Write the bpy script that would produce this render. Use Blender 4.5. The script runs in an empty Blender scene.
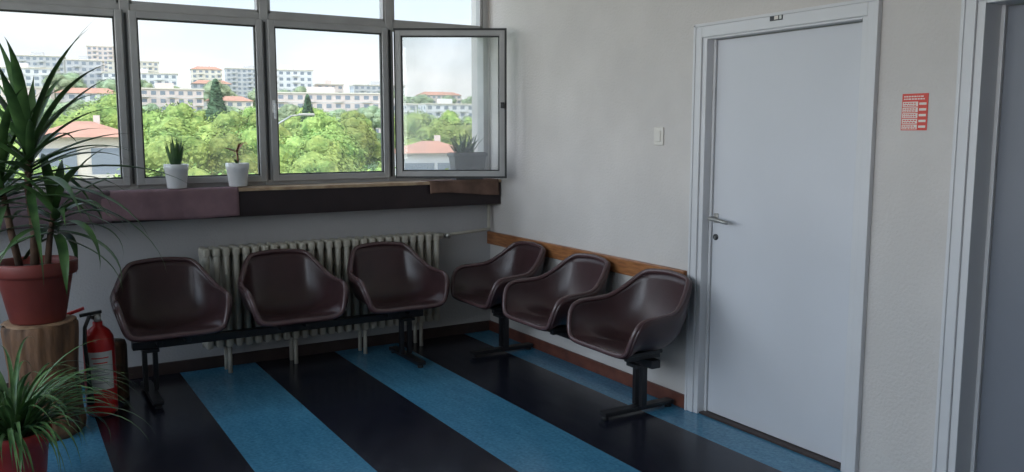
import bpy, bmesh, math, random
from mathutils import Vector, Matrix, Euler
random.seed(7)
scene=bpy.context.scene
COL=scene.collection

# ------------------------------------------------------------------ materials
def new_mat(name):
    m=bpy.data.materials.new(name); m.use_nodes=True
    nt=m.node_tree; b=nt.nodes['Principled BSDF']
    return m,nt,b
def pmat(name,col,rough=.6,spec=.5,metal=0,noise=0,nscale=8,bump=0,bscale=60,col2=None,detail=4,coat=0,rand=0,stretch=None):
    m,nt,b=new_mat(name)
    b.inputs['Base Color'].default_value=(*col,1)
    b.inputs['Roughness'].default_value=rough
    b.inputs['Metallic'].default_value=metal
    b.inputs['Specular IOR Level'].default_value=spec
    b.inputs['Coat Weight'].default_value=coat
    tc=nt.nodes.new('ShaderNodeTexCoord'); vec=tc.outputs['Object']
    if stretch:
        mp=nt.nodes.new('ShaderNodeMapping'); mp.inputs['Scale'].default_value=stretch; nt.links.new(vec,mp.inputs[0]); vec=mp.outputs[0]
    if noise or col2:
        n=nt.nodes.new('ShaderNodeTexNoise'); n.inputs['Scale'].default_value=nscale; n.inputs['Detail'].default_value=detail
        nt.links.new(vec,n.inputs['Vector'])
        r=nt.nodes.new('ShaderNodeValToRGB')
        c2=col2 if col2 else tuple(max(0,c*(1-noise)) for c in col)
        r.color_ramp.elements[0].position=.35; r.color_ramp.elements[1].position=.68
        r.color_ramp.elements[0].color=(*c2,1); r.color_ramp.elements[1].color=(*col,1)
        nt.links.new(n.outputs['Fac'],r.inputs['Fac'])
        last=r.outputs['Color']
        if rand:
            oi=nt.nodes.new('ShaderNodeObjectInfo'); hs=nt.nodes.new('ShaderNodeHueSaturation')
            mr=nt.nodes.new('ShaderNodeMapRange'); mr.inputs['To Min'].default_value=1-rand; mr.inputs['To Max'].default_value=1+rand
            nt.links.new(oi.outputs['Random'],mr.inputs['Value']); nt.links.new(mr.outputs[0],hs.inputs['Value'])
            mr2=nt.nodes.new('ShaderNodeMapRange'); mr2.inputs['To Min'].default_value=.475; mr2.inputs['To Max'].default_value=.515
            nt.links.new(oi.outputs['Random'],mr2.inputs['Value']); nt.links.new(mr2.outputs[0],hs.inputs['Hue'])
            nt.links.new(last,hs.inputs['Color']); last=hs.outputs[0]
        nt.links.new(last,b.inputs['Base Color'])
    if bump:
        n2=nt.nodes.new('ShaderNodeTexNoise'); n2.inputs['Scale'].default_value=bscale; n2.inputs['Detail'].default_value=5
        nt.links.new(vec,n2.inputs['Vector'])
        bp=nt.nodes.new('ShaderNodeBump'); bp.inputs['Strength'].default_value=bump; bp.inputs['Distance'].default_value=.01
        nt.links.new(n2.outputs['Fac'],bp.inputs['Height']); nt.links.new(bp.outputs['Normal'],b.inputs['Normal'])
    return m

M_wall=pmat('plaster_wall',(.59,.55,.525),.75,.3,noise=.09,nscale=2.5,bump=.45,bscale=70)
M_wallb=pmat('plaster_wall_shaded',(.45,.435,.435),.75,.3,noise=.08,nscale=2.5,bump=.35,bscale=70)  # same plaster with the window wall's shade put into its colour
M_ceil=pmat('ceiling_paint',(.70,.68,.66),.8)
M_frame=pmat('window_frame_paint',(.40,.39,.385),.45,noise=.15,nscale=6)
M_frame_dark=pmat('window_gasket',(.04,.04,.04),.6)
M_door=pmat('door_paint',(.58,.58,.61),.42,.5,noise=.07,nscale=1.5,bump=.05,bscale=25)
M_door2=pmat('door_paint_grey',(.17,.18,.21),.4,.5,noise=.08,nscale=1.5)
M_doorframe=pmat('door_frame_enamel',(.60,.59,.60),.35,.5,noise=.05,nscale=3)
M_metal=pmat('brushed_metal',(.40,.39,.37),.42,metal=.8)
M_black=pmat('black_steel',(.010,.010,.012),.4,.5)
M_vinyl=pmat('brown_vinyl',(.050,.023,.025),.33,.5,noise=.25,nscale=9,bump=.12,bscale=120)
M_rim=pmat('brown_vinyl_rim_sheen',(.080,.043,.045),.27,.6)  # vinyl colour lightened here to carry the rim's specular highlight
M_rad=pmat('radiator_enamel',(.46,.425,.36),.45,.5,noise=.12,nscale=10)
M_strip=pmat('varnished_wood',(.38,.16,.06),.35,.5,col2=(.20,.075,.03),nscale=9,stretch=(4,1,8))
M_base=pmat('baseboard_wood',(.16,.055,.035),.45,col2=(.10,.035,.025),nscale=12)
M_based=pmat('baseboard_dark',(.05,.03,.026),.5,noise=.3,nscale=12)
M_apron=pmat('dark_brown_apron',(.026,.015,.017),.55,noise=.35,nscale=7)
M_cloth=pmat('pink_cloth',(.25,.15,.17),.85,noise=.2,nscale=9,bump=.4,bscale=40)
M_cloth2=pmat('mauve_cloth',(.13,.088,.10),.85,noise=.25,nscale=9,bump=.4,bscale=40)
M_card=pmat('brown_paper',(.19,.11,.08),.8,noise=.4,nscale=10,bump=.5,bscale=15)
M_sill=pmat('sill_wood',(.52,.38,.24),.5,col2=(.34,.22,.14),nscale=11)
M_terra=pmat('terracotta',(.20,.040,.031),.5,.4,noise=.25,nscale=6)
M_redpot=pmat('red_plastic_pot',(.40,.035,.03),.4,.5)
M_soil=pmat('soil',(.03,.02,.015),.95,bump=.8,bscale=60)
M_white=pmat('white_ceramic',(.72,.72,.72),.25,.5)
M_planter=pmat('grey_planter',(.16,.16,.17),.55,noise=.2)
M_leaf=pmat('dark_leaf',(.085,.17,.05),.4,.5,col2=(.028,.07,.022),nscale=9)
M_leaf2=pmat('spider_leaf',(.12,.22,.07),.42,.5,col2=(.03,.085,.025),nscale=14)
M_leafdry=pmat('red_stem',(.28,.09,.05),.6,noise=.3)
M_bark=pmat('bark',(.14,.08,.05),.9,col2=(.05,.028,.018),nscale=10,bump=1,bscale=18)
M_log=pmat('log_wood',(.24,.12,.06),.75,col2=(.045,.024,.015),nscale=6,bump=1,bscale=9,stretch=(2.5,2.5,.5),detail=8)
M_logtop=pmat('log_cut_face',(.30,.18,.10),.7,col2=(.16,.09,.05),nscale=16,bump=.5,bscale=30)
M_extred=pmat('extinguisher_red',(.52,.02,.02),.28,.5)
M_label=pmat('label_white',(.60,.60,.57),.5)
M_rubber=pmat('black_rubber',(.015,.015,.015),.6)
M_signred=pmat('sign_red',(.62,.06,.04),.5)
M_signwhite=pmat('sign_white',(.70,.64,.58),.5)
M_switch=pmat('switch_plastic',(.62,.58,.53),.4)

# glass
def glass(name,haze=0.0,refl=.05):
    m=bpy.data.materials.new(name); m.use_nodes=True; nt=m.node_tree
    for n in list(nt.nodes): nt.nodes.remove(n)
    out=nt.nodes.new('ShaderNodeOutputMaterial'); tr=nt.nodes.new('ShaderNodeBsdfTransparent')
    gl=nt.nodes.new('ShaderNodeBsdfGlossy'); gl.inputs['Roughness'].default_value=.02
    mx=nt.nodes.new('ShaderNodeMixShader'); mx.inputs[0].default_value=refl
    tr.inputs['Color'].default_value=(.97,.985,.98,1)
    nt.links.new(tr.outputs[0],mx.inputs[1]); nt.links.new(gl.outputs[0],mx.inputs[2])
    last=mx
    if haze:
        df=nt.nodes.new('ShaderNodeBsdfTranslucent'); df.inputs['Color'].default_value=(.9,.9,.9,1)
        m2=nt.nodes.new('ShaderNodeMixShader'); 
        tc=nt.nodes.new('ShaderNodeTexCoord'); no=nt.nodes.new('ShaderNodeTexNoise'); no.inputs['Scale'].default_value=2.2
        nt.links.new(tc.outputs['Object'],no.inputs['Vector'])
        mr=nt.nodes.new('ShaderNodeMapRange'); mr.inputs['From Min'].default_value=.35; mr.inputs['From Max'].default_value=.7
        mr.inputs['To Min'].default_value=haze*.3; mr.inputs['To Max'].default_value=haze*1.4
        nt.links.new(no.outputs['Fac'],mr.inputs['Value']); nt.links.new(mr.outputs['Result'],m2.inputs[0])
        nt.links.new(mx.outputs[0],m2.inputs[1]); nt.links.new(df.outputs[0],m2.inputs[2]); last=m2
    nt.links.new(last.outputs[0],out.inputs[0]); return m
M_glass=glass('window_glass',.035,.03)
M_glass2=glass('dusty_glass',.20,.06)

# ------------------------------------------------------------------ mesh helpers
def obj_from(name,verts,faces,mat=None,smooth=False,parent=None,loc=(0,0,0)):
    me=bpy.data.meshes.new(name); me.from_pydata([tuple(v) for v in verts],[],faces); me.update()
    o=bpy.data.objects.new(name,me); COL.objects.link(o); o.location=loc
    if mat: me.materials.append(mat)
    if smooth:
        for p in me.polygons: p.use_smooth=True
    if parent: o.parent=parent
    return o
def empty(name,loc=(0,0,0),rotz=0):
    e=bpy.data.objects.new(name,None); COL.objects.link(e); e.location=loc; e.rotation_euler=(0,0,rotz); e.empty_display_size=.1
    return e
class MB:
    """mesh builder with several material slots"""
    def __init__(s,name): s.name=name; s.v=[]; s.f=[]; s.mi=[]; s.sm=[]; s.mats=[]; s.warp=None
    def _m(s,mat):
        if mat not in s.mats: s.mats.append(mat)
        return s.mats.index(mat)
    def add(s,verts,faces,mat,smooth=False,M=None):
        k=len(s.v); i=s._m(mat)
        for v in verts:
            v=Vector(v)
            if M is not None: v=M@v
            if s.warp: v=s.warp(v)
            s.v.append(tuple(v))
        for f in faces: s.f.append([k+a for a in f]); s.mi.append(i); s.sm.append(smooth)
    def box(s,x0,x1,y0,y1,z0,z1,mat,bevel=0,M=None,seg=2):
        x0,x1=min(x0,x1),max(x0,x1); y0,y1=min(y0,y1),max(y0,y1); z0,z1=min(z0,z1),max(z0,z1)
        bm=bmesh.new(); bmesh.ops.create_cube(bm,size=1)
        for v in bm.verts:
            v.co=Vector((x0+(v.co.x+.5)*(x1-x0),y0+(v.co.y+.5)*(y1-y0),z0+(v.co.z+.5)*(z1-z0)))
        if bevel: bmesh.ops.bevel(bm,geom=bm.edges[:],offset=min(bevel,.45*min(x1-x0,y1-y0,z1-z0)),segments=seg,affect='EDGES',profile=.5)
        bm.verts.ensure_lookup_table(); bm.verts.index_update()
        s.add([v.co.copy() for v in bm.verts],[[v.index for v in f.verts] for f in bm.faces],mat,False,M)
        bm.free()
    def lathe(s,prof,mat,n=32,center=(0,0),smooth=True,M=None,wob=0):
        vs=[];fs=[]
        for j,(r,z) in enumerate(prof):
            for i in range(n):
                a=2*math.pi*i/n; rr=r*(1+wob*(math.sin(3*a+1)*.5+math.sin(5*a+j*.3)*.35+math.sin(11*a+j*.2)*.25+math.sin(23*a+1.3*math.sin(3*a))*.22))
                vs.append((center[0]+rr*math.cos(a),center[1]+rr*math.sin(a),z))
        for j in range(len(prof)-1):
            for i in range(n):
                i2=(i+1)%n; fs.append([j*n+i,j*n+i2,(j+1)*n+i2,(j+1)*n+i])
        s.add(vs,fs,mat,smooth,M)
    def tube(s,pts,r,mat,n=10,closed=False,M=None,smooth=True):
        pts=[Vector(p) for p in pts]; N=len(pts); vs=[];fs=[]
        up=None
        rs=r if isinstance(r,(list,tuple)) else [r]*N
        for k,p in enumerate(pts):
            if closed: t=(pts[(k+1)%N]-pts[k-1]).normalized()
            else: t=(pts[min(k+1,N-1)]-pts[max(k-1,0)]).normalized()
            if up is None:
                up=Vector((0,0,1)) if abs(t.z)<.9 else Vector((1,0,0))
            u=(up-t*up.dot(t)).normalized(); w=t.cross(u); up=u
            for i in range(n):
                a=2*math.pi*i/n; vs.append(p+(u*math.cos(a)+w*math.sin(a))*rs[k])
        K=N if closed else N-1
        for k in range(K):
            k2=(k+1)%N
            for i in range(n):
                i2=(i+1)%n; fs.append([k*n+i,k*n+i2,k2*n+i2,k2*n+i])
        if not closed:
            fs.append(list(range(n))[::-1]); fs.append([(N-1)*n+i for i in range(n)])
        s.add(vs,fs,mat,smooth,M)
    def leaf(s,base,az,el,L,w,droop,mat,seg=9,fold=.25,curl=0):
        """arching blade"""
        p=Vector(base); vs=[];fs=[]; ds=L/seg; e=el; a=az
        for k in range(seg+1):
            t=k/seg
            d=Vector((math.cos(a)*math.cos(e),math.sin(a)*math.cos(e),math.sin(e)))
            side=Vector((-math.sin(a),math.cos(a),0)); nrm=side.cross(d)*-1
            ww=w*(.35+.65*math.sin(math.pi*min(1,t*1.0+.12)**.8))*(1 if t<.55 else max(0.02,1-((t-.55)/.45)**1.5))
            vs+= [p-side*ww*.5, p-nrm*ww*fold, p+side*ww*.5]
            p=p+d*ds; e-=droop/seg*(0.4+1.2*t); a+=curl/seg
        for k in range(seg):
            b=k*3; fs.append([b,b+1,b+4,b+3]); fs.append([b+1,b+2,b+5,b+4])
        s.add(vs,fs,mat,True)
    def done(s,parent=None,loc=(0,0,0),rot=(0,0,0)):
        me=bpy.data.meshes.new(s.name); me.from_pydata(s.v,[],s.f); me.update()
        for m in s.mats: me.materials.append(m)
        for p,i,sm in zip(me.polygons,s.mi,s.sm): p.material_index=i; p.use_smooth=sm
        o=bpy.data.objects.new(s.name,me); COL.objects.link(o); o.location=loc; o.rotation_euler=rot
        if parent: o.parent=parent
        return o

# ------------------------------------------------------------------ room shell (corner at origin, window wall y=0, door wall x=0)
XL=-5.6; YR=-8.2; H=3.05
b=MB('wall_back')
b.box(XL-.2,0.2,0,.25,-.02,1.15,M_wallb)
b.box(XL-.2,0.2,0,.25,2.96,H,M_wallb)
b.box(-.015,.2,0,.25,1.15,2.96,M_wall)
b.done()
DH=2.02; HEADZ=2.045
b=MB('wall_right')
b.box(0,.2,-2.22,0,0,H,M_wall)
b.box(0,.2,-3.22,-2.22,DH,H,M_wall)
b.box(0,.2,-3.64,-3.22,0,H,M_wall)
b.box(0,.2,-4.62,-3.64,DH,H,M_wall)
b.box(0,.2,YR-.2,-4.62,0,H,M_wall)
b.done()
b=MB('wall_left')
b.box(XL-.2,XL,YR-.2,0,0,1.0,M_wall); b.box(XL-.2,XL,YR-.2,0,2.9,H,M_wall)
b.box(XL-.2,XL,-.6,0,1.0,2.9,M_wall); b.box(XL-.2,XL,YR-.2,-6.6,1.0,2.9,M_wall)
b.done()
b=MB('wall_rear'); b.box(XL-.2,.2,YR-.2,YR,0,H,M_wall); b.done()
b=MB('ceiling'); b.box(XL-.2,.2,YR-.2,.25,H,H+.2,M_ceil); b.done()

# floor: striped linoleum
mf,nt,bs=new_mat('striped_linoleum')
geo=nt.nodes.new('ShaderNodeNewGeometry'); sep=nt.nodes.new('ShaderNodeSeparateXYZ'); nt.links.new(geo.outputs['Position'],sep.inputs[0])
def mth(op,a,b2=None):
    n=nt.nodes.new('ShaderNodeMath'); n.operation=op
    if isinstance(a,(int,float)): n.inputs[0].default_value=a
    else: nt.links.new(a,n.inputs[0])
    if b2 is not None:
        if isinstance(b2,(int,float)): n.inputs[1].default_value=b2
        else: nt.links.new(b2,n.inputs[1])
    return n.outputs[0]
fr=mth('FRACT',mth('DIVIDE',mth('ADD',sep.outputs['X'],2.245+1.005*6),1.005))
isb=mth('LESS_THAN',fr,.465)
tc=nt.nodes.new('ShaderNodeTexCoord')
nz=nt.nodes.new('ShaderNodeTexNoise'); nz.inputs['Scale'].default_value=5; nz.inputs['Detail'].default_value=8; nz.inputs['Roughness'].default_value=.75
mp=nt.nodes.new('ShaderNodeMapping'); mp.inputs['Scale'].default_value=(3.5,.9,1); nt.links.new(tc.outputs['Object'],mp.inputs[0]); nt.links.new(mp.outputs[0],nz.inputs['Vector'])
nz2=nt.nodes.new('ShaderNodeTexNoise'); nz2.inputs['Scale'].default_value=60; nz2.inputs['Detail'].default_value=3; nt.links.new(tc.outputs['Object'],nz2.inputs['Vector'])
rb=nt.nodes.new('ShaderNodeValToRGB'); rb.color_ramp.elements[0].color=(.038,.165,.28,1); rb.color_ramp.elements[1].color=(.085,.28,.43,1)
rb.color_ramp.elements[0].position=.36; rb.color_ramp.elements[1].position=.64
rd=nt.nodes.new('ShaderNodeValToRGB'); rd.color_ramp.elements[0].color=(.006,.007,.013,1); rd.color_ramp.elements[1].color=(.018,.019,.032,1)
rd.color_ramp.elements[0].position=.36; rd.color_ramp.elements[1].position=.64
mixn=mth('MULTIPLY',mth('ADD',nz.outputs['Fac'],nz2.outputs['Fac']),.5)
nt.links.new(mixn,rb.inputs[0]); nt.links.new(mixn,rd.inputs[0])
mx=nt.nodes.new('ShaderNodeMix'); mx.data_type='RGBA'; nt.links.new(isb,mx.inputs['Factor']); nt.links.new(rd.outputs[0],mx.inputs['A']); nt.links.new(rb.outputs[0],mx.inputs['B'])
nt.links.new(mx.outputs['Result'],bs.inputs['Base Color'])
rr=nt.nodes.new('ShaderNodeMapRange'); rr.inputs['To Min'].default_value=.12; rr.inputs['To Max'].default_value=.32; nt.links.new(nz.outputs['Fac'],rr.inputs['Value']); nt.links.new(rr.outputs[0],bs.inputs['Roughness'])
bs.inputs['Specular IOR Level'].default_value=.5
bp=nt.nodes.new('ShaderNodeBump'); bp.inputs['Strength'].default_value=.06; bp.inputs['Distance'].default_value=.01; nt.links.new(nz.outputs['Fac'],bp.inputs['Height']); nt.links.new(bp.outputs[0],bs.inputs['Normal'])
b=MB('floor'); b.box(XL-.2,.2,YR-.2,.25,-.15,0,mf); b.done()

b=MB('baseboard_back'); b.box(XL,-.02,-.018,0,0,.075,M_based,.004); b.done()
b=MB('baseboard_right'); b.box(-.018,0,-2.18,0,0,.075,M_base,.004); b.box(-.018,0,-3.61,-3.26,0,.01,M_base); b.done()
b=MB('trim_chair_rail'); b.box(-.028,0,-2.15,-.0,.665,.76,M_strip,.006); b.done()

# ------------------------------------------------------------------ windows
mulx=[-.035,-.790,-1.64,-2.45,-3.262,-4.07,-4.88,XL+.02]
win=empty('window_1')
f=MB('outer_frame')
f.box(XL,-.015,0,.09,1.15,1.19,M_frame,.004)
f.box(XL,-.015,0,.09,2.91,2.96,M_frame,.004)
f.box(XL,-.015,0,.09,2.19,2.245,M_frame,.004)
for i,x in enumerate(mulx):
    w=.028 if 0<i<len(mulx)-1 else .02
    f.box(x-w,x+w,-.005,.09,1.15,2.96,M_frame,.005)
    if 0<i<len(mulx)-1: f.box(x-.006,x+.006,-.009,0,1.19,2.19,M_frame_dark)
f.done(win)
def sash(name,w,z0,z1,gl,parent,loc,rotz,handle=False,fw=.042,edge=False):
    s=MB(name)
    d0,d1=-.012,.035
    s.box(0,fw,d0,d1,z0,z1,M_frame,.005); s.box(w-fw,w,d0,d1,z0,z1,M_frame,.005)
    s.box(fw-.003,w-fw+.003,d0,d1,z0,z0+fw,M_frame,.005); s.box(fw-.003,w-fw+.003,d0,d1,z1-fw,z1,M_frame,.005)
    g=.008
    s.box(fw,fw+g,d0+.012,d1-.01,z0+fw,z1-fw,M_frame_dark); s.box(w-fw-g,w-fw,d0+.012,d1-.01,z0+fw,z1-fw,M_frame_dark)
    s.box(fw,w-fw,d0+.012,d1-.01,z0+fw,z0+fw+g,M_frame_dark); s.box(fw,w-fw,d0+.012,d1-.01,z1-fw-g,z1-fw,M_frame_dark)
    s.box(fw,w-fw,.009,.013,z0+fw,z1-fw,gl)
    if edge:
        k=.010
        s.box(-.002,w+.004,d0-.004,d0+.004,z1-k,z1+.004,M_frame_dark); s.box(-.002,w+.004,d0-.004,d0+.004,z0-.004,z0+k,M_frame_dark)
        s.box(w-k,w+.004,d0-.004,d1+.002,z0,z1,M_frame_dark); s.box(-.002,k*.6,d0-.004,d1,z0,z1,M_frame_dark)
        s.box(w-fw+.008,w-.012,d0-.028,d0,1.66,1.70,M_frame_dark,.003)
    if handle:
        s.box(.010,.030,-.022,-.010,1.62,1.70,M_white,.003); s.box(.013,.027,-.055,-.04,1.58,1.68,M_white,.004); s.tube([(.02,-.01,1.67),(.02,-.05,1.67)],.007,M_white)
    return s.done(parent,loc,(0,0,rotz))
for i in range(1,len(mulx)-1):
    xa,xb=mulx[i+1]+.018,mulx[i]-.018
    sash('sash_%d'%i,xb-xa,1.18,2.205,M_glass,win,(xa,-.012,0),0,handle=(i in(1,3)))
for i in range(0,len(mulx)-1):
    g=MB('transom_glass_%d'%i); g.box(mulx[i+1]+.02,mulx[i]-.02,.04,.044,2.24,2.92,M_glass); g.done(win)
    t=MB('transom_bead_%d'%i); xa,xb=mulx[i+1]+.026,mulx[i]-.026
    t.box(xa,xb,.0,.06,2.243,2.262,M_frame,.003); t.box(xa,xb,.0,.06,2.89,2.912,M_frame,.003)
    t.box(xa,xa+.016,.0,.06,2.245,2.91,M_frame); t.box(xb-.016,xb,.0,.06,2.245,2.91,M_frame); t.done(win)
# the open casement
sash('open_sash',.765,1.182,2.195,M_glass2,win,(-.768,-.035,0),-math.radians(31),fw=.046,edge=True)

# unseen side window, added in the left wall to light the room
w2=empty('added_fill_window')
f=MB('frame')
for y in [-.62,-2.1,-3.6,-5.1,-6.58]: f.box(XL-.1,XL,y-.03,y+.03,1.0,2.9,M_frame)
f.box(XL-.1,XL,-6.6,-.6,1.0,1.05,M_frame); f.box(XL-.1,XL,-6.6,-.6,2.85,2.9,M_frame); f.box(XL-.1,XL,-6.6,-.6,2.2,2.26,M_frame)
f.done(w2)
g=MB('glass'); g.box(XL-.05,XL-.046,-6.6,-.6,1.0,2.9,M_glass); g.done(w2)

# sill ledge with apron
SY=-.165
b=MB('window_sill')
b.box(XL,-.001,SY-.01,.0,1.133,1.155,M_sill,.004)
b.box(XL,-.001,SY,SY+.02,.985,1.135,M_apron,.003)
b.box(XL,-.001,SY,0,.975,.99,M_apron)
b.done()
def drape(name,xa,xb,mat,zt,zb,seedv,ragged=.006):
    n=44; vs=[];fs=[]
    prof=[(-.03,zt),(-.09,zt),(SY-.008,zt+.001),(SY-.0165,zt-.012)]
    rows=8
    for j in range(rows): prof.append((SY-.018,zt-.02-(zt-.02-zb)*(j+1)/rows))
    for i in range(n+1):
        x=xa+(xb-xa)*i/n
        for j,(y,z) in enumerate(prof):
            k=max(0,j-3)/8
            vs.append((x,y-abs(math.sin(x*19+seedv))*.006*k-abs(math.sin(x*47))*.003*k,z+(math.sin(x*7+seedv)*ragged*k)))
    m=len(prof)
    for i in range(n):
        for j in range(m-1): fs.append([i*m+j,(i+1)*m+j,(i+1)*m+j+1,i*m+j+1])
    o=obj_from(name,vs,fs,mat,True); sm=o.modifiers.new('s','SOLIDIFY'); sm.thickness=.003; sm.offset=1
    return o
drape('sill_cloth',-2.66,-1.88,M_cloth,1.1575,.985,1)
drape('sill_cloth',-3.9,-2.60,M_cloth2,1.1610,.975,2)
drape('brown_paper_sheet',-.58,-.03,M_card,1.1575,1.06,5,.016)

# ------------------------------------------------------------------ doors
def door(name,ya,yb,leafmat,lever=True,bx=.045):
    e=empty(name,(0,0,0)); f=MB('frame')
    def jamb(y0,y1,z0,z1):
        f.box(-.022,.0,y0,y1,z0,z1,M_doorframe,.004)
    jamb(ya-.0,ya+.055,0,HEADZ); jamb(yb-.055,yb,0,HEADZ); jamb(yb,ya,DH-.045,HEADZ)
    f.box(-.012,.17,ya-.03,ya,0,DH,M_doorframe,.003); f.box(-.012,.17,yb,yb+.03,0,DH,M_doorframe,.003); f.box(-.012,.17,yb+.03,ya-.03,DH-.055,DH,M_doorframe,.003)
    f.box(bx-.01,bx+.055,ya-.045,ya-.03,0,DH-.055,M_doorframe,.002); f.box(bx+.045,bx+.065,yb+.03,yb+.045,0,DH-.055,M_doorframe,.002)
    f.box(-.028,-.018,ya+.04,ya+.055,0,HEADZ,M_doorframe,.003); f.box(-.028,-.018,yb-.055,yb-.04,0,HEADZ,M_doorframe,.003); f.box(-.028,-.018,yb-.055,ya+.055,HEADZ-.015,HEADZ,M_doorframe,.003)
    f.done(e)
    l=MB('leaf'); l.box(bx,bx+.04,yb+.033,ya-.048,.012,DH-.058,leafmat,.004); l.done(e)
    t=MB('threshold'); t.box(.0,.15,yb+.03,ya-.03,.0,.010,M_based,.002); t.done(e)
    if lever:
        h=MB('handle'); yh=ya-.075
        h.box(bx-.008,bx+.001,yh-.014,yh+.014,1.03,1.08,M_metal,.003)
        h.tube([(bx,yh,1.055),(-.010,yh,1.055),(-.018,yh-.012,1.055),(-.022,yh-.07,1.052),(-.020,yh-.14,1.045)],.0095,M_metal,12)
        h.lathe([(0,.0),(.016,0),(.016,.006),(.012,.008),(0,.008)],M_black,20,M=Matrix.Translation((bx,yh,.955))@Matrix.Rotation(-math.pi/2,4,'Y'))
        h.box(bx-.0085,bx-.0078,yh-.003,yh+.003,.945,.96,M_metal)
        h.done(e)
    return e
door('door_1',-2.235,-3.205,M_door)
door('door_2',-3.665,-4.60,M_door2,False,.10)
b=MB('door_number_plate'); b.box(-.0255,-.022,-2.76,-2.685,2.008,2.034,M_black,.001)
b.box(-.0262,-.0254,-2.735,-2.712,2.013,2.029,M_signwhite); b.box(-.0262,-.0254,-2.755,-2.742,2.013,2.029,M_label); b.done()

# notice on wall
b=MB('wall_notice'); y0,y1,z0,z1=-3.485,-3.373,1.505,1.65
b.box(-.003,0,y0,y1,z0,z1,M_signred,.0005)
rnd=random.Random(3)
for r in range(2):
    yy=y1-.008
    while yy>y0+.02:
        w=rnd.uniform(.005,.012); b.box(-.0036,-.003,yy-w,yy,z1-.014-r*.010,z1-.009-r*.010,M_signwhite); yy-=w+.003
for r in range(5):
    zt=z1-.032-r*.0225
    b.box(-.0036,-.003,y0+.042,y1-.004,zt-.019,zt,M_signwhite)
    b.box(-.0036,-.003,y0+.006,y0+.036,zt-.004-.009,zt-.004,M_signwhite)
    for q in range(2):
        yy=y1-.008
        while yy>y0+.055:
            w=rnd.uniform(.004,.010); b.box(-.004,-.0036,yy-w,yy,zt-.008-q*.008,zt-.004-q*.008,M_signred); yy-=w+.003
b.done()
b=MB('light_switch'); b.box(-.009,0,-1.94,-1.862,1.425,1.525,M_switch,.004); b.box(-.014,-.008,-1.921,-1.881,1.445,1.505,M_switch,.003); b.done()

# ------------------------------------------------------------------ radiator
rad=MB('radiator')
xa,xb=-2.12,-.51; n=27; p=(xb-xa)/n
for i in range(n):
    x=xa+p*(i+.5)
    for yy in (-.065,-.125,-.185):
        rad.tube([(x,yy,.17),(x,yy,.20),(x,yy,.76),(x,yy,.785)],[.017,.0185,.0185,.014],M_rad,8)
    for z in (.195,.765):
        rad.box(x-.022,x+.022,-.205,-.045,z-.028,z+.028,M_rad,.014)
        rad.tube([(x-p/2,-.125,z),(x+p/2,-.125,z)],.026,M_rad,10)
for i in (2,9,17,24):
    x=xa+p*(i+.5); rad.tube([(x,-.075,0),(x,-.075,.17)],.014,M_rad,8); rad.tube([(x,-.175,0),(x,-.175,.17)],.014,M_rad,8)
rad.done()
pp=MB('radiator_pipe'); pp.tube([(-.51,-.125,.765),(-.46,-.125,.765)],.02,M_rad); pp.tube([(-.50,-.125,.765),(-.30,-.125,.775),(-.10,-.10,.785),(-.055,-.08,.79),(-.045,-.06,.82),(-.045,-.06,.975)],.012,M_rad)
pp.tube([(-.43,-.125,.765),(-.43,-.165,.765)],.02,M_metal,12)
pp.done()

# ------------------------------------------------------------------ bucket chairs
def catmull(P,t):
    n=len(P); i=int(math.floor(t)); u=t-i
    def g(k): 
        return P[k%n]
    p0,p1,p2,p3=g(i-1),g(i),g(i+1),g(i+2)
    return .5*((2*p1)+(-p0+p2)*u+(2*p0-5*p1+4*p2-p3)*u*u+(-p0+3*p1-3*p2+p3)*u**3)
rim_h=[(0,-.240,.006),(.17,-.238,.006),(.236,-.232,.024),(.262,-.222,.085),(.280,-.195,.158),(.286,-.14,.190),(.283,-.04,.196),(.270,.055,.208),(.236,.135,.258),(.196,.200,.318),(.160,.232,.344),(.085,.246,.354),(0,.250,.358)]
bas_h=[(0,-.185,.022),(.135,-.183,.022),(.192,-.170,.026),(.208,-.15,.030),(.214,-.12,.028),(.216,-.07,.022),(.212,-.01,.014),(.200,.05,.006),(.182,.10,.004),(.158,.13,.006),(.12,.145,.008),(.07,.155,.010),(0,.158,.010)]
def mirror(Hp):
    R=[Vector(p) for p in Hp]; L=[Vector((-p.x,p.y,p.z)) for p in R[1:-1]][::-1]; return R+L
RIM=mirror(rim_h); BAS=mirror(bas_h); C0=Vector((0,-.02,-.002))
def shell_mesh():
    NA=96; NR=18; vs=[C0.copy()]; fs=[]
    n=len(RIM)
    for a in range(NA):
        t=a*n/NA; R=catmull(RIM,t); B=catmull(BAS,t)
        q=[C0, C0.lerp(B,.55)+Vector((0,0,-.004)), B+ (B-C0)*.14, B.lerp(R,.35)+Vector(((R.x-B.x)*.35,(R.y-B.y)*.30,-.0)), R]
        for k in range(1,NR+1):
            u=k/NR
            c=[(1-u)**4,4*(1-u)**3*u,6*(1-u)**2*u*u,4*(1-u)*u**3,u**4]
            pt=Vector((0,0,0))
            for cc,qq in zip(c,q): pt+=qq*cc
            vs.append(pt)
    for a in range(NA):
        a2=(a+1)%NA
        fs.append([0,1+a*NR,1+a2*NR])
        for k in range(NR-1):
            fs.append([1+a*NR+k,1+a*NR+k+1,1+a2*NR+k+1,1+a2*NR+k])
    me=bpy.data.meshes.new('seat_shell'); me.from_pydata([tuple(v) for v in vs],[],fs); me.update(); me.materials.append(M_vinyl)
    for p_ in me.polygons: p_.use_smooth=True
    return me
SH=shell_mesh()
rimb=MB('rim_piping'); npt=96; rimb.tube([catmull(RIM,a*len(RIM)/npt)+Vector((0,0,-.002)) for a in range(npt)],.0135,M_rim,10,closed=True)
RO=rimb.done(); RM=RO.data; bpy.data.objects.remove(RO)
mt=MB('seat_bracket')
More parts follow.
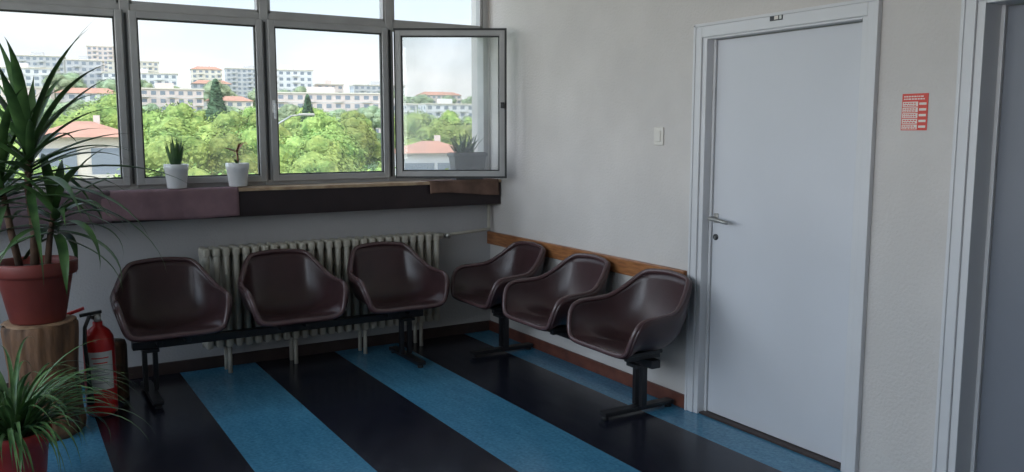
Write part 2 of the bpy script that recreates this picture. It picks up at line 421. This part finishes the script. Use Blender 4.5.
mt.box(-.11,.11,-.12,.12,-.045,-.026,M_black,.004); mt.box(-.09,-.06,-.10,.12,-.073,-.04,M_black,.003); mt.box(.06,.09,-.10,.12,-.073,-.04,M_black,.003)
MO=mt.done(); MM=MO.data; bpy.data.objects.remove(MO)
def chair(x,y,rot,z=.402):
    e=empty('bucket_chair',(x,y,z),rot)
    o=bpy.data.objects.new('seat_shell',SH); COL.objects.link(o); o.parent=e
    s=o.modifiers.new('t','SOLIDIFY'); s.thickness=.024; s.offset=-1
    o=bpy.data.objects.new('rim',RM); COL.objects.link(o); o.parent=e
    o=bpy.data.objects.new('seat_bracket',MM); COL.objects.link(o); o.parent=e
for x in (-2.36,-1.675,-.995): chair(x,-.50,0)
for y in (-.69,-1.385,-2.08): chair(-.315,y,-math.pi/2,.388)
def bench_frame(name,L,legs,loc,rot,dz=0):
    f=MB(name)
    f.box(-L/2,L/2,-.03,.03,.285+dz,.329+dz,M_black,.004)
    for lx in legs:
        for dx in (-.028,.028): f.box(lx+dx-.013,lx+dx+.013,-.018,.018,.04,.29+dz,M_black,.003)
        f.box(lx-.03,lx+.03,-.25,.22,.018,.042,M_black,.005)
        f.box(lx-.045,lx+.045,-.06,.06,.270+dz,.290+dz,M_black,.003)
        for yy in (-.23,.20): f.lathe([(0,0),(.018,0),(.018,.012),(.012,.02),(0,.02)],M_rubber,14,(lx,yy))
    return f.done(None,loc,(0,0,rot))
bench_frame('bench_frame',1.78,(-.80,.77),(-1.67,-.45,0),0)
bench_frame('bench_frame',1.66,(-.74,.70),(-.26,-1.385,0),-math.pi/2,-.014)

# ------------------------------------------------------------------ plants and left corner
PX,PY=-3.015,-.80
lg=MB('log_plant_stand')
lg.lathe([(.0,0),(.165,0),(.172,.04),(.160,.12),(.156,.2),(.150,.28),(.152,.35),(.158,.43),(.164,.5),(.166,.55),(.160,.567)],M_log,96,(PX,PY),wob=.075)
lg.lathe([(.160,.567),(.155,.575),(.10,.575),(0,.575)],M_logtop,96,(PX,PY),wob=.075)
lg.done()
b=MB('wood_log'); b.lathe([(.0,0),(.08,0),(.08,.3),(.072,.33),(0,.335)],M_log,48,(-2.66,-.36),wob=.08); b.done()
pot=empty('potted_yucca',(PX,PY,.575))
b=MB('pot')
b.lathe([(0,0),(.115,0),(.123,.01),(.164,.225),(.168,.23),(.184,.235),(.189,.245),(.191,.29),(.187,.30),(.176,.30),(.170,.285),(.165,.26),(0,.258)],M_terra,48)
b.done(pot)
b=MB('soil'); b.lathe([(0,.265),(.167,.262)],M_soil,32); b.done(pot)
b=MB('stems')
b.tube([(.0,0,.25),(.01,.0,.45),(-.005,0,.65),(0.01,0.01,.88)],[.021,.019,.017,.014],M_bark,10)
b.tube([(.05,-.03,.25),(.07,-.04,.40),(.10,-.05,.56)],[.016,.014,.012],M_bark,10)
b.tube([(-.06,.03,.25),(-.09,.04,.45),(-.12,.04,.70)],[.018,.016,.013],M_bark,10)
b.done(pot)
b=MB('leaves'); R=random.Random(11)
b.warp=lambda v: Vector((v.x, v.y if v.y<0 else .5*math.tanh(v.y/.5), max(v.z,.30)+0 if (v.x*v.x+v.y*v.y)<.04 else v.z))
def crown(cx,cy,z0,z1,n,Lmin,Lmax,w,elmin,elmax,dr):
    for i in range(n):
        t=i/(n-1); az=i*2.39996+R.uniform(-.2,.2)
        el=elmin+(elmax-elmin)*t+R.uniform(-.12,.12)
        b.leaf((cx,cy,z0+(z1-z0)*t),az,el,R.uniform(Lmin,Lmax)*(1-.1*t),w*R.uniform(.8,1.15),dr*R.uniform(.6,1.3)*(1-.5*t),M_leaf,12,.18,R.uniform(-.3,.3))
crown(0.01,.01,.64,.90,44,.52,.84,.048,-.2,1.38,1.5)
crown(.10,-.05,.42,.57,28,.38,.56,.044,-.3,1.2,2.4)
crown(-.12,.04,.56,.72,28,.48,.76,.046,0,1.3,1.6)
b.done(pot)

sp=empty('potted_spider_plant',(-3.15,-1.60,0))
b=MB('pot'); b.lathe([(0,0),(.095,0),(.10,.01),(.125,.23),(.136,.235),(.140,.28),(.137,.287),(.128,.287),(.122,.262),(0,.26)],M_redpot,40); b.done(sp)
b=MB('soil'); b.lathe([(0,.268),(.122,.265)],M_soil,28); b.done(sp)
b=MB('leaves'); R=random.Random(5)
for i in range(200):
    az=i*2.39996+R.uniform(-.3,.3); r=R.uniform(0,.06)
    b.leaf((r*math.cos(az),r*math.sin(az),.265),az,R.uniform(.4,1.4),R.uniform(.34,.62),R.uniform(.012,.019),R.uniform(1.6,3.0),M_leaf2,12,.2,R.uniform(-.5,.5))
b.done(sp)

# fire extinguisher
fe=empty('fire_extinguisher',(-2.74,-.62,0)); fe.scale=(1.02,1.02,1.07)
b=MB('cylinder'); b.lathe([(0,.0),(.06,0),(.074,.012),(.076,.03),(.076,.36),(.072,.395),(.055,.425),(.03,.445),(.024,.45),(.024,.47),(0,.47)],M_extred,36); b.done(fe)
b=MB('label')
vs=[];fs=[]
for k in range(13):
    a=-math.pi/2-.85+1.7*k/12-.05
    for z in (.14,.33): vs.append((.0768*math.cos(a),.0768*math.sin(a),z))
for k in range(12): fs.append([2*k,2*k+2,2*k+3,2*k+1])
b.add(vs,fs,M_label,True)
for zz,(a0,a1) in ((.30,(-.6,.5)),(.275,(-.5,.4)),(.235,(-.6,.2)),(.215,(-.6,.5)),(.195,(-.6,.3)),(.175,(-.6,.4))):
    vs=[];fs=[]
    for k in range(9):
        a=-math.pi/2+a0+(a1-a0)*k/8
        for z in (zz-.003,zz+.003): vs.append((.0773*math.cos(a),.0773*math.sin(a),z))
    for k in range(8): fs.append([2*k,2*k+2,2*k+3,2*k+1])
    b.add(vs,fs,M_signred if zz>.26 else M_frame,True)
b.done(fe)
b=MB('valve'); b.tube([(0,0,.465),(0,0,.51)],.018,M_metal,16)
b.box(-.02,.085,-.011,.011,.505,.520,M_black,.003,M=Matrix.Rotation(-.12,4,'Y')); b.box(-.02,.095,-.011,.011,.530,.545,M_extred,.003,M=Matrix.Rotation(-.28,4,'Y'))
b.lathe([(0,0),(.016,0),(.016,.012),(0,.012)],M_label,18,M=Matrix.Translation((0,-.018,.49))@Matrix.Rotation(math.pi/2,4,'X')); b.done(fe)
b=MB('hose'); b.tube([(-.015,0,.49),(-.04,-.04,.505),(-.065,-.075,.46),(-.07,-.085,.38),(-.062,-.08,.25),(-.058,-.075,.14)],[.010]*5+[.012],M_rubber,10)
b.tube([(-.058,-.075,.15),(-.058,-.075,.08)],[.014,.019],M_rubber,12); b.done(fe)

# sill plants
def small_pot(name,x,y,z):
    e=empty(name,(x,y,z)); b=MB('pot')
    b.lathe([(0,0),(.052,0),(.055,.006),(.066,.105),(.070,.109),(.071,.142),(.068,.145),(.062,.143),(.060,.128),(0,.126)],M_white,36); b.done(e)
    b=MB('soil'); b.lathe([(0,.13),(.06,.129)],M_soil,24); b.done(e); return e
e=small_pot('potted_snake_plant',-2.222,-.098,1.161)
b=MB('leaves'); R=random.Random(2)
for i in range(12):
    az=i*2.4; b.leaf((.02*math.cos(az),.02*math.sin(az),.128),az,R.uniform(1.2,1.5),R.uniform(.15,.20),.030,.1,M_leaf,6,.3)
b.done(e)
e=small_pot('potted_seedling',-1.862,-.098,1.161)
b=MB('stem'); b.tube([(0,0,.128),(.005,0,.17),(.0,0,.22),(.012,0,.265)],[.007,.006,.005,.003],M_leafdry,8)
for az,el,L,w in ((2.9,.5,.10,.04),(.3,1.0,.09,.03),(-.9,1.2,.08,.02)): b.leaf((0,0,.215),az,el,L,w,.9,M_leafdry,6,.2)
for az in (0,2,4): b.leaf((0,0,.14),az,.9,.05,.02,.8,M_leaf,5,.2)
b.done(e)
e=empty('potted_succulent_planter',(-.235,-.078,1.156))
b=MB('planter'); 
vs=[(-.11,-.045,0),(.11,-.045,0),(.11,.02,0),(-.11,.02,0),(-.128,-.058,.17),(.128,-.058,.17),(.128,.04,.17),(-.128,.04,.17)]
b.add(vs,[[3,2,1,0],[0,1,5,4],[1,2,6,5],[2,3,7,6],[3,0,4,7],[4,5,6,7]],M_planter)
b.box(-.138,.138,-.066,.046,.168,.192,M_planter,.004); b.box(-.125,.125,-.054,.034,.19,.196,M_soil); b.done(e)
b=MB('leaves'); R=random.Random(8); b.warp=lambda v: Vector((v.x,.055*math.tanh(v.y/.055),v.z))
for i in range(60):
    az=R.uniform(0,6.28); b.leaf((R.uniform(-.09,.05),R.uniform(-.02,.02),.195),az,R.uniform(.4,1.4),R.uniform(.09,.19),.016,R.uniform(.2,1.2),M_leaf2,6,.2)
b.done(e)

# ------------------------------------------------------------------ outside
def hz(x,y):
    if y<60: z=-9
    else:
        t=(y-60); z=-9+t*.045+ (0 if t<250 else (t-250)*.02)
    return z+1.5*math.sin(x*.02+1)*min(1,max(0,(y-60)/100))+ (max(0,(120-x))*.03*min(1,max(0,(y-250)/250)))
M_ground=pmat('grass_ground',(.10,.16,.05),.9,col2=(.05,.10,.03),nscale=.1)
vs=[];fs=[]; nx=40; ny=50
for j in range(ny+1):
    y=1.5+ (j/ny)**1.6*900
    for i in range(nx+1):
        x=-300+i*25; vs.append((x,y,hz(x,y)))
for j in range(ny):
    for i in range(nx): k=j*(nx+1)+i; fs.append([k,k+1,k+nx+2,k+nx+1])
obj_from('ground_hillside',vs,fs,M_ground,True)

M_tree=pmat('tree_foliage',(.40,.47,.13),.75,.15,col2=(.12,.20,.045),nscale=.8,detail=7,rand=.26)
M_treehaze=pmat('tree_foliage_hazed',(.36,.42,.24),.8,.1,col2=(.20,.27,.16),nscale=.5,detail=6,rand=.15)  # distance haze mixed into this paler foliage colour
M_treed=pmat('conifer_foliage',(.10,.16,.08),.8,.2,col2=(.04,.08,.04),nscale=1.2)
def tree_mesh(seed,mat,h=9,wd=3.9):
    R=random.Random(seed); b=MB('tree_mesh')
    b.tube([(0,0,0),(.1,0,h*.3),(0,.1,h*.6)],[.22,.17,.1],M_bark,7)
    blobs=[]
    for i in range(20):
        a=R.uniform(0,6.28); rr=R.uniform(.1,1)*wd*.62; z=h*R.uniform(.40,.88)
        k=1-abs(z/h-.6)*1.1
        blobs.append((Vector((math.cos(a)*rr*k,math.sin(a)*rr*k,z)),R.uniform(.9,1.5)*wd/3.6))
    blobs.append((Vector((0,0,h*.9)),1.1*wd/3.6))
    bm=bmesh.new(); bmesh.ops.create_icosphere(bm,subdivisions=2,radius=1)
    sv=[v.co.copy() for v in bm.verts]; sf=[[v.index for v in f.verts] for f in bm.faces]; bm.free()
    for c,r in blobs:
        b.add([c+v*r*R.uniform(.70,.93) for v in sv],sf,mat,False)
        for i in range(300):
            d=Vector((R.gauss(0,1),R.gauss(0,1),R.gauss(0,1))).normalized(); p=c+d*r*R.uniform(.82,1.15)
            n=(d+Vector((R.uniform(-.6,.6),R.uniform(-.6,.6),R.uniform(-.3,.9)))).normalized(); t=n.orthogonal().normalized(); w=n.cross(t)
            s=R.uniform(.08,.17); b.add([p-t*s,p-w*s*.6,p+t*s,p+w*s*.6],[[0,1,2,3]],mat,False)
    o=b.done(); me=o.data; bpy.data.objects.remove(o); return me
TM=[tree_mesh(s,M_tree) for s in (1,2,3)]; TF=[tree_mesh(s,M_treehaze) for s in (5,6)]
def conifer(seed):
    R=random.Random(seed); b=MB('conifer_mesh'); b.tube([(0,0,0),(0,0,9)],[.2,.05],M_bark,6)
    bm=bmesh.new(); bmesh.ops.create_icosphere(bm,subdivisions=2,radius=1)
    sv=[v.co.copy() for v in bm.verts]; sf=[[v.index for v in f.verts] for f in bm.faces]; bm.free()
    for k in range(26):
        z=1.0+k*.35; r=1.5*(1-k/28)**.8
        b.add([Vector((v.x*r*R.uniform(.6,.9),v.y*r*R.uniform(.6,.9),z+v.z*.6)) for v in sv],sf,M_treed)
        for i in range(60):
            a=R.uniform(0,6.28); b.leaf((0,0,z+R.uniform(-.2,.2)),a,R.uniform(.1,.7),r*R.uniform(.8,1.15),.28,.6,M_treed,3,.2)
    o=b.done(); me=o.data; bpy.data.objects.remove(o); return me
CM=conifer(4)
R=random.Random(21)
HOUSES=((1.2,50),(20.5,44))
def put_tree(x,y,top,me=None,name='tree',fat=1,far=False):
    for hx,hy in HOUSES:
        if abs(x-hx)<6.5 and abs(y-hy)<8.5: return
    g=hz(x,y); hgt=top-g; s=hgt/9.9
    o=bpy.data.objects.new(name,me or R.choice(TF if far else TM)); COL.objects.link(o); o.location=(x,y,g-.1)
    o.scale=(s*fat*R.uniform(.95,1.25),s*fat*R.uniform(.95,1.25),s); o.rotation_euler=(0,0,R.uniform(0,6.28))
for i in range(26):
    x=-6+i*2.0+R.uniform(-.6,.6); y=36+R.uniform(-5,6)
    put_tree(x,y,.2+R.uniform(-1.3,1.1))
for i in range(26):
    x=-8+i*2.9+R.uniform(-.8,.8); y=64+R.uniform(-4,7); put_tree(x,y,2.3+R.uniform(-1.3,1.2)+(1.2 if x<14 else 0))
for i in range(30):
    x=-10+i*3.8+R.uniform(-1,1); y=95+R.uniform(-9,9); put_tree(x,y,4.0+R.uniform(-1.6,1.3)+(2.0 if 5<x<20 else 0))
for i in range(36):
    x=-14+i*5.0+R.uniform(-2,2); y=160+R.uniform(-15,15); put_tree(x,y,hz(x,y)+10+R.uniform(-1.8,1.5))
for i in range(50):
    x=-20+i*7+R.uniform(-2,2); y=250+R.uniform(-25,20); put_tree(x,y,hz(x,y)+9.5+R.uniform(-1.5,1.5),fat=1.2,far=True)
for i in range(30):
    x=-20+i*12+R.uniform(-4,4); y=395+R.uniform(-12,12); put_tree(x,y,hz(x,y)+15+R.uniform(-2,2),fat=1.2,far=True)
for x,y,t in ((23.2,118,8.3),(41.5,135,7.3)): put_tree(x,y,t,CM,name='conifer_tree',fat=1.5)

M_bw=pmat('facade_white',(.64,.62,.61),.8,noise=.06,nscale=.2)  # facade colours below are paled to stand in for distance haze
M_bp=pmat('facade_pink',(.62,.51,.46),.8,noise=.06,nscale=.2)
M_bc=pmat('facade_cream',(.64,.57,.48),.8,noise=.06,nscale=.2)
M_bg=pmat('facade_grey',(.45,.44,.44),.8,noise=.06,nscale=.2)
M_roof=pmat('roof_tiles',(.50,.25,.17),.8,noise=.2,nscale=.6)
M_bwin=pmat('facade_windows',(.20,.225,.26),.4)
def building(x,y,w,d,z0,z1,mat,rot=0,roof='flat',fl=3.0,bay=3.2,name='apartment_building'):
    b=MB(name); h=z1-z0
    b.box(-w/2,w/2,-d/2,d/2,0,h,mat)
    nf=max(1,int(h/fl)); nb=max(2,int(w/bay))
    for j in range(nf):
        zb=h-(j+1)*fl+.9
        if zb<0: break
        for i in range(nb):
            xc=-w/2+(i+.5)*w/nb
            b.box(xc-bay*.28,xc+bay*.28,-d/2-.06,-d/2+.05,zb,zb+1.5,M_bwin)
            if i%3==1: 
                b.box(xc-bay*.45,xc+bay*.45,-d/2-1.1,-d/2,zb-.95,zb-.80,M_bw); b.box(xc-bay*.45,xc+bay*.45,-d/2-1.1,-d/2-1.0,zb-.8,zb+.1,mat)
        b.box(-w/2-.05,w/2+.05,-d/2-.12,-d/2,zb-1.0,zb-.85,M_bw)
        for i in range(max(1,int(d/4))):
            yc=-d/2+(i+.5)*d/max(1,int(d/4)); b.box(-w/2-.06,-w/2+.05,yc-.8,yc+.8,zb,zb+1.4,M_bwin)
    if roof=='flat': b.box(-w/2-.4,w/2+.4,-d/2-.4,d/2+.4,h,h+.5,M_bc); b.box(-w*.15,w*.1,-2,2,h+.5,h+2.6,mat)
    else:
        rh=min(w,d)*.18; o=.5
        b.add([(-w/2-o,-d/2-o,h),(w/2+o,-d/2-o,h),(w/2+o,d/2+o,h),(-w/2-o,d/2+o,h),(-w/2+d*.3,0,h+rh),(w/2-d*.3,0,h+rh)],[[0,1,5,4],[1,2,5],[2,3,4,5],[3,0,4],[3,2,1,0]],M_roof)
        cw=.35; b.box(w*.1,w*.1+cw,.4,.4+cw,h+rh*.3,h+rh+.35,M_bp)
    return b.done(None,(x,y,z0),(0,0,rot))
building(100,300,40,12,-2,15.0,M_bp,rot=-.30,roof='flat')
building(131,312,20,12,-2,12.0,M_bw,rot=-.3,roof='flat')
building(125,430,24,14,5,32,M_bw,rot=-.2)
building(150,440,14,14,5,26,M_bp,rot=-.2)
building(54,350,26,12,-2,17.5,M_bp,rot=-.1,roof='flat')
building(80,362,18,12,-2,14,M_bc,rot=-.1,roof='hip')
building(60,460,34,12,4,30,M_bw,rot=-.15); building(98,480,20,12,4,27,M_bg,rot=-.15,roof='hip')
for i,(x,y,w,t,m,r) in enumerate([(2,330,24,16,M_bp,'flat'),(26,340,20,15,M_bw,'hip'),(8,450,30,30,M_bw,'flat'),(36,470,16,36,M_bg,'flat'),(-12,380,14,26,M_bc,'flat'),(165,330,22,13,M_bw,'flat'),(192,350,24,12,M_bp,'hip'),(222,360,20,14,M_bc,'flat'),(190,470,30,28,M_bg,'flat'),(235,480,26,24,M_bp,'hip'),(20,560,26,44,M_bg,'flat'),(75,600,30,46,M_bc,'flat'),(150,600,34,44,M_bg,'flat'),(60,640,16,58,M_bp,'flat'),(112,560,18,40,M_bc,'hip')]):
    building(x,y,w,12,hz(x,y)-3,t,m,-.15,r)
building(1.2,50,5.0,7,-9,1.2,M_bc,-.1,'hip',name='house')
building(20.5,44,4.0,5,-9,.2,M_bw,-.3,'hip',name='house')
b=MB('street_lamp'); b.tube([(0,0,0),(0,0,10.2),(.1,0,10.8),(.6,0,11.1),(1.1,0,11.15)],[.07,.05,.04,.035,.03],M_metal,8); b.box(.9,1.5,-.1,.1,11.1,11.2,M_metal,.03); b.done(None,(5.95,27,-9))

# ------------------------------------------------------------------ light
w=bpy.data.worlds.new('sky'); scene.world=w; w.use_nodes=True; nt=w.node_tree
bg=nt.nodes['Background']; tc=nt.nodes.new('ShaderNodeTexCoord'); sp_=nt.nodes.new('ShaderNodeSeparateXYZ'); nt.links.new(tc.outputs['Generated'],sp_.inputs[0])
rp=nt.nodes.new('ShaderNodeValToRGB'); e=rp.color_ramp.elements
e[0].position=.0; e[0].color=(1.0,.985,.96,1); e[1].position=.6; e[1].color=(.50,.67,.93,1)
k=e.new(.14); k.color=(.76,.87,1.0,1); nt.links.new(sp_.outputs['Z'],rp.inputs[0])
# thin clouds
cn=nt.nodes.new('ShaderNodeTexNoise'); cn.inputs['Scale'].default_value=3.0; cn.inputs['Detail'].default_value=6
cm=nt.nodes.new('ShaderNodeMapping'); cm.inputs['Scale'].default_value=(1,1,3.5); nt.links.new(tc.outputs['Generated'],cm.inputs[0]); nt.links.new(cm.outputs[0],cn.inputs['Vector'])
cr=nt.nodes.new('ShaderNodeValToRGB'); cr.color_ramp.elements[0].position=.45; cr.color_ramp.elements[1].position=.65; nt.links.new(cn.outputs['Fac'],cr.inputs[0])
cx=nt.nodes.new('ShaderNodeMix'); cx.data_type='RGBA'; nt.links.new(cr.outputs[0],cx.inputs['Factor']); nt.links.new(rp.outputs[0],cx.inputs['A']); cx.inputs['B'].default_value=(.98,.98,1,1)
dt=nt.nodes.new('ShaderNodeVectorMath'); dt.operation='DOT_PRODUCT'; dt.inputs[1].default_value=Vector((-.93,-.15,.33)).normalized(); nt.links.new(tc.outputs['Generated'],dt.inputs[0])  # sky brightened toward the unseen left side as added fill light
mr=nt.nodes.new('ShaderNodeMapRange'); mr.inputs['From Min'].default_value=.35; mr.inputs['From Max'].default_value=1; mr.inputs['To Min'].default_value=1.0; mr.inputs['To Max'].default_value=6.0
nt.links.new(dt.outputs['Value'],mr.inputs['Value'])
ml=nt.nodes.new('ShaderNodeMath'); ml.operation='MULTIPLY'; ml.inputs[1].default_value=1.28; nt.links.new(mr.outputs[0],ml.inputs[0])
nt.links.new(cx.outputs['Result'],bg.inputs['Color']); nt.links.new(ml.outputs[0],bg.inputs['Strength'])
s=bpy.data.lights.new('sun','SUN'); s.energy=2.8; s.angle=.01; s.color=(1,.95,.86); so=bpy.data.objects.new('sun',s); COL.objects.link(so)
so.rotation_euler=Vector((.45,-.45,.75)).to_track_quat('Z','Y').to_euler()
def portal(name,loc,rot,sx,sy):
    l=bpy.data.lights.new(name,'AREA'); l.shape='RECTANGLE'; l.size=sx; l.size_y=sy; l.cycles.is_portal=True
    o=bpy.data.objects.new(name,l); COL.objects.link(o); o.location=loc; o.rotation_euler=rot
portal('window_portal',(XL/2,.2,2.05),Euler((-math.pi/2,0,0)),-XL,1.9)
portal('window_portal',(XL-.15,-3.6,1.95),Euler((0,-math.pi/2,0)),1.95,6.1)

# ------------------------------------------------------------------ camera
cd=bpy.data.cameras.new('camera'); co=bpy.data.objects.new('camera',cd); COL.objects.link(co); scene.camera=co
cd.sensor_width=36; cd.lens=850/1024*36; cd.clip_end=3000; cd.clip_start=.05
co.location=(-3.13,-5.53,1.5)
co.rotation_euler=Euler((math.radians(90-7),0,-math.radians(31)),'XYZ')
scene.view_settings.view_transform='Standard'
scene.view_settings.exposure=0
